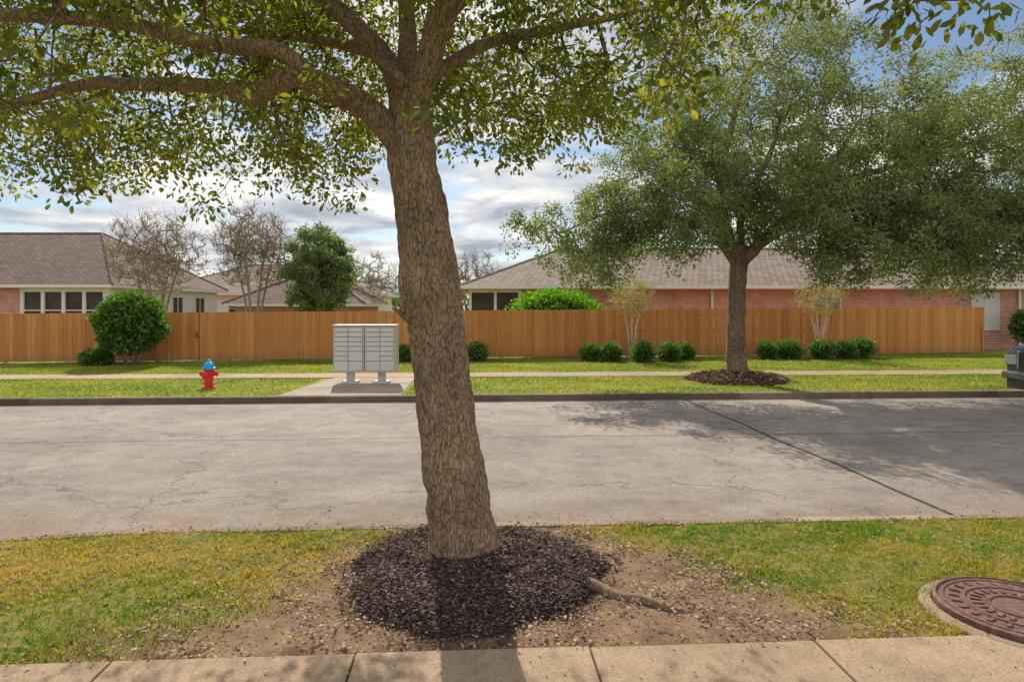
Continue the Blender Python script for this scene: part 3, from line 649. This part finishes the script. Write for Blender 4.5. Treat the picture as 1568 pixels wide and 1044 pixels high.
# ---- pickup truck parked at the far curb
tk=empty('pickup_truck'); tk.location=(0,0,-.13); bx=10.74; y0,y1=12.3,14.2; b_=MB()
def extr(mb,prof,ya,yb):
    n=len(prof); vs=[(bx+x_,ya,z_) for x_,z_ in prof]+[(bx+x_,yb,z_) for x_,z_ in prof]
    mb.add(vs,[tuple(range(n))[::-1],tuple(range(n,2*n))]+[(i,(i+1)%n,n+(i+1)%n,n+i) for i in range(n)])
low_=[(0,.45),(0,.95),(.06,1.13),(.25,1.20),(1.25,1.26),(5.6,1.28),(5.6,.5)]
cab=[(1.25,1.265),(1.95,1.83),(3.4,1.88),(3.75,1.285)]
extr(b_,low_,y0,y1); extr(b_,cab,y0+.1,y1-.1); b_.build('body',M_paint,tk,False,.04)
g=MB(); extr(g,[(1.5,1.3),(2.0,1.76),(2.55,1.78),(2.55,1.3)],y0+.094,y1-.094); extr(g,[(2.65,1.3),(2.65,1.78),(3.35,1.8),(3.6,1.3)],y0+.093,y1-.093)
g.build('windows',M_glass,tk)
ch=MB(); ch.b2(bx-.10,bx+.06,y0-.02,y1+.02,.50,.66); ch.build('bumper',M_bump,tk,False,.03)
ch=MB(); ch.b2(bx-.055,bx-.002,y0+.36,y0+.41,.72,1.08); ch.b2(bx-.055,bx-.002,y1-.41,y1-.36,.72,1.08); ch.build('grille_surround',M_chrome,tk,False,.01)
gr=MB(); gr.b2(bx-.02,bx-.002,y0+.41,y1-.41,.72,1.08)
for i in range(5): gr.b2(bx-.05,bx-.021,y0+.42,y1-.42,.75+i*.065,.775+i*.065)
gr.b2(bx-.06,bx+.3,y0+.1,y1-.1,.30,.498); gr.build('grille',M_grille,tk,False,.004)
hl=MB(); hl.b2(bx-.03,bx+.28,y0-.006,y0+.34,.80,1.0); hl.b2(bx-.03,bx+.28,y1-.34,y1+.006,.80,1.0); hl.build('headlights',M_lamp,tk,False,.02)
wh=MB(); rm=MB()
for wx in(.95,4.5):
    for yy_,s in((y0,1),(y1,-1)):
        wh.tube([(bx+wx,yy_-.03*s,.39),(bx+wx,yy_+.22*s,.39)],[.38,.38],28); rm.tube([(bx+wx,yy_-.045*s,.39),(bx+wx,yy_-.02*s,.39)],[.22,.24],20)
        wh.tube([(bx+wx,yy_-.008*s,.47),(bx+wx,yy_+.1*s,.47)],[.45,.45],28)
wh.build('wheels',M_tire,tk,False,.01); rm.build('rims',M_chrome,tk)

# ------------------------------------------------------------------ light
el=math.radians(39); az=math.radians(-13.5)
d=Vector((math.sin(az)*math.cos(el),math.cos(az)*math.cos(el),math.sin(el)))
sl=bpy.data.lights.new('sun','SUN'); sl.energy=5; sl.angle=math.radians(.5); sl.color=(1,.92,.80)
so=bpy.data.objects.new('sun',sl); S.collection.objects.link(so); so.rotation_euler=d.to_track_quat('Z','Y').to_euler(); so.location=(0,0,30)
w=bpy.data.worlds.new("World"); S.world=w; w.use_nodes=True; nt=w.node_tree; nt.nodes.clear()
out=N(nt,'ShaderNodeOutputWorld'); sky=N(nt,'ShaderNodeTexSky',sky_type='NISHITA'); sky.sun_disc=False; sky.sun_elevation=el; sky.sun_rotation=az%(2*math.pi); sky.air_density=1; sky.dust_density=.3; sky.ozone_density=2
bg=N(nt,'ShaderNodeBackground'); bg.inputs[1].default_value=.10; nt.links.new(sky.outputs[0],bg.inputs[0])
tc=N(nt,'ShaderNodeTexCoord'); sp=N(nt,'ShaderNodeSeparateXYZ'); nt.links.new(tc.outputs['Generated'],sp.inputs[0])
dz=math_(nt,'ADD',math_(nt,'MAXIMUM',sp.outputs[2],0.),.14)
cb=N(nt,'ShaderNodeCombineXYZ'); nt.links.new(math_(nt,'DIVIDE',sp.outputs[0],dz),cb.inputs[0]); nt.links.new(math_(nt,'DIVIDE',sp.outputs[1],dz),cb.inputs[1])
n1=noi(nt,cb.outputs[0],.9,7,.55,.5); nn2=noi(nt,cb.outputs[0],1.2,7,.62,.3)
cov=ramp(nt,n1,[(.425,(0,0,0)),(.53,(1,1,1))])
cc=ramp(nt,nn2,[(.38,(.42,.47,.54)),(.48,(.70,.725,.765)),(.57,(1.04,1.01,.98))])
# clouds opposite the sun brightened, as added fill light from behind the camera
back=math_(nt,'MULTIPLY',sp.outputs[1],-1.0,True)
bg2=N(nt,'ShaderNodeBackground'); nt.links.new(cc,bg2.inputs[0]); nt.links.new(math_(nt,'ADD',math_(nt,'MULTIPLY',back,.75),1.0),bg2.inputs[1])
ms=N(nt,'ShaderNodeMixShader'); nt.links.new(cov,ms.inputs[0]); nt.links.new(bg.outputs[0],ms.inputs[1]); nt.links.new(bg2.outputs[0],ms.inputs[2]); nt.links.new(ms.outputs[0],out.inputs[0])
# ------------------------------------------------------------------ camera
cam=bpy.data.cameras.new('camera'); co=bpy.data.objects.new('camera',cam); S.collection.objects.link(co); S.camera=co
co.location=(0,0,1.9); co.rotation_euler=(math.radians(90),0,0); cam.sensor_width=36; cam.lens=36*1000/1568; cam.shift_y=-52/1568; cam.clip_end=2000; cam.clip_start=.05
S.view_settings.view_transform='Standard'; S.view_settings.look='None'; S.view_settings.exposure=0
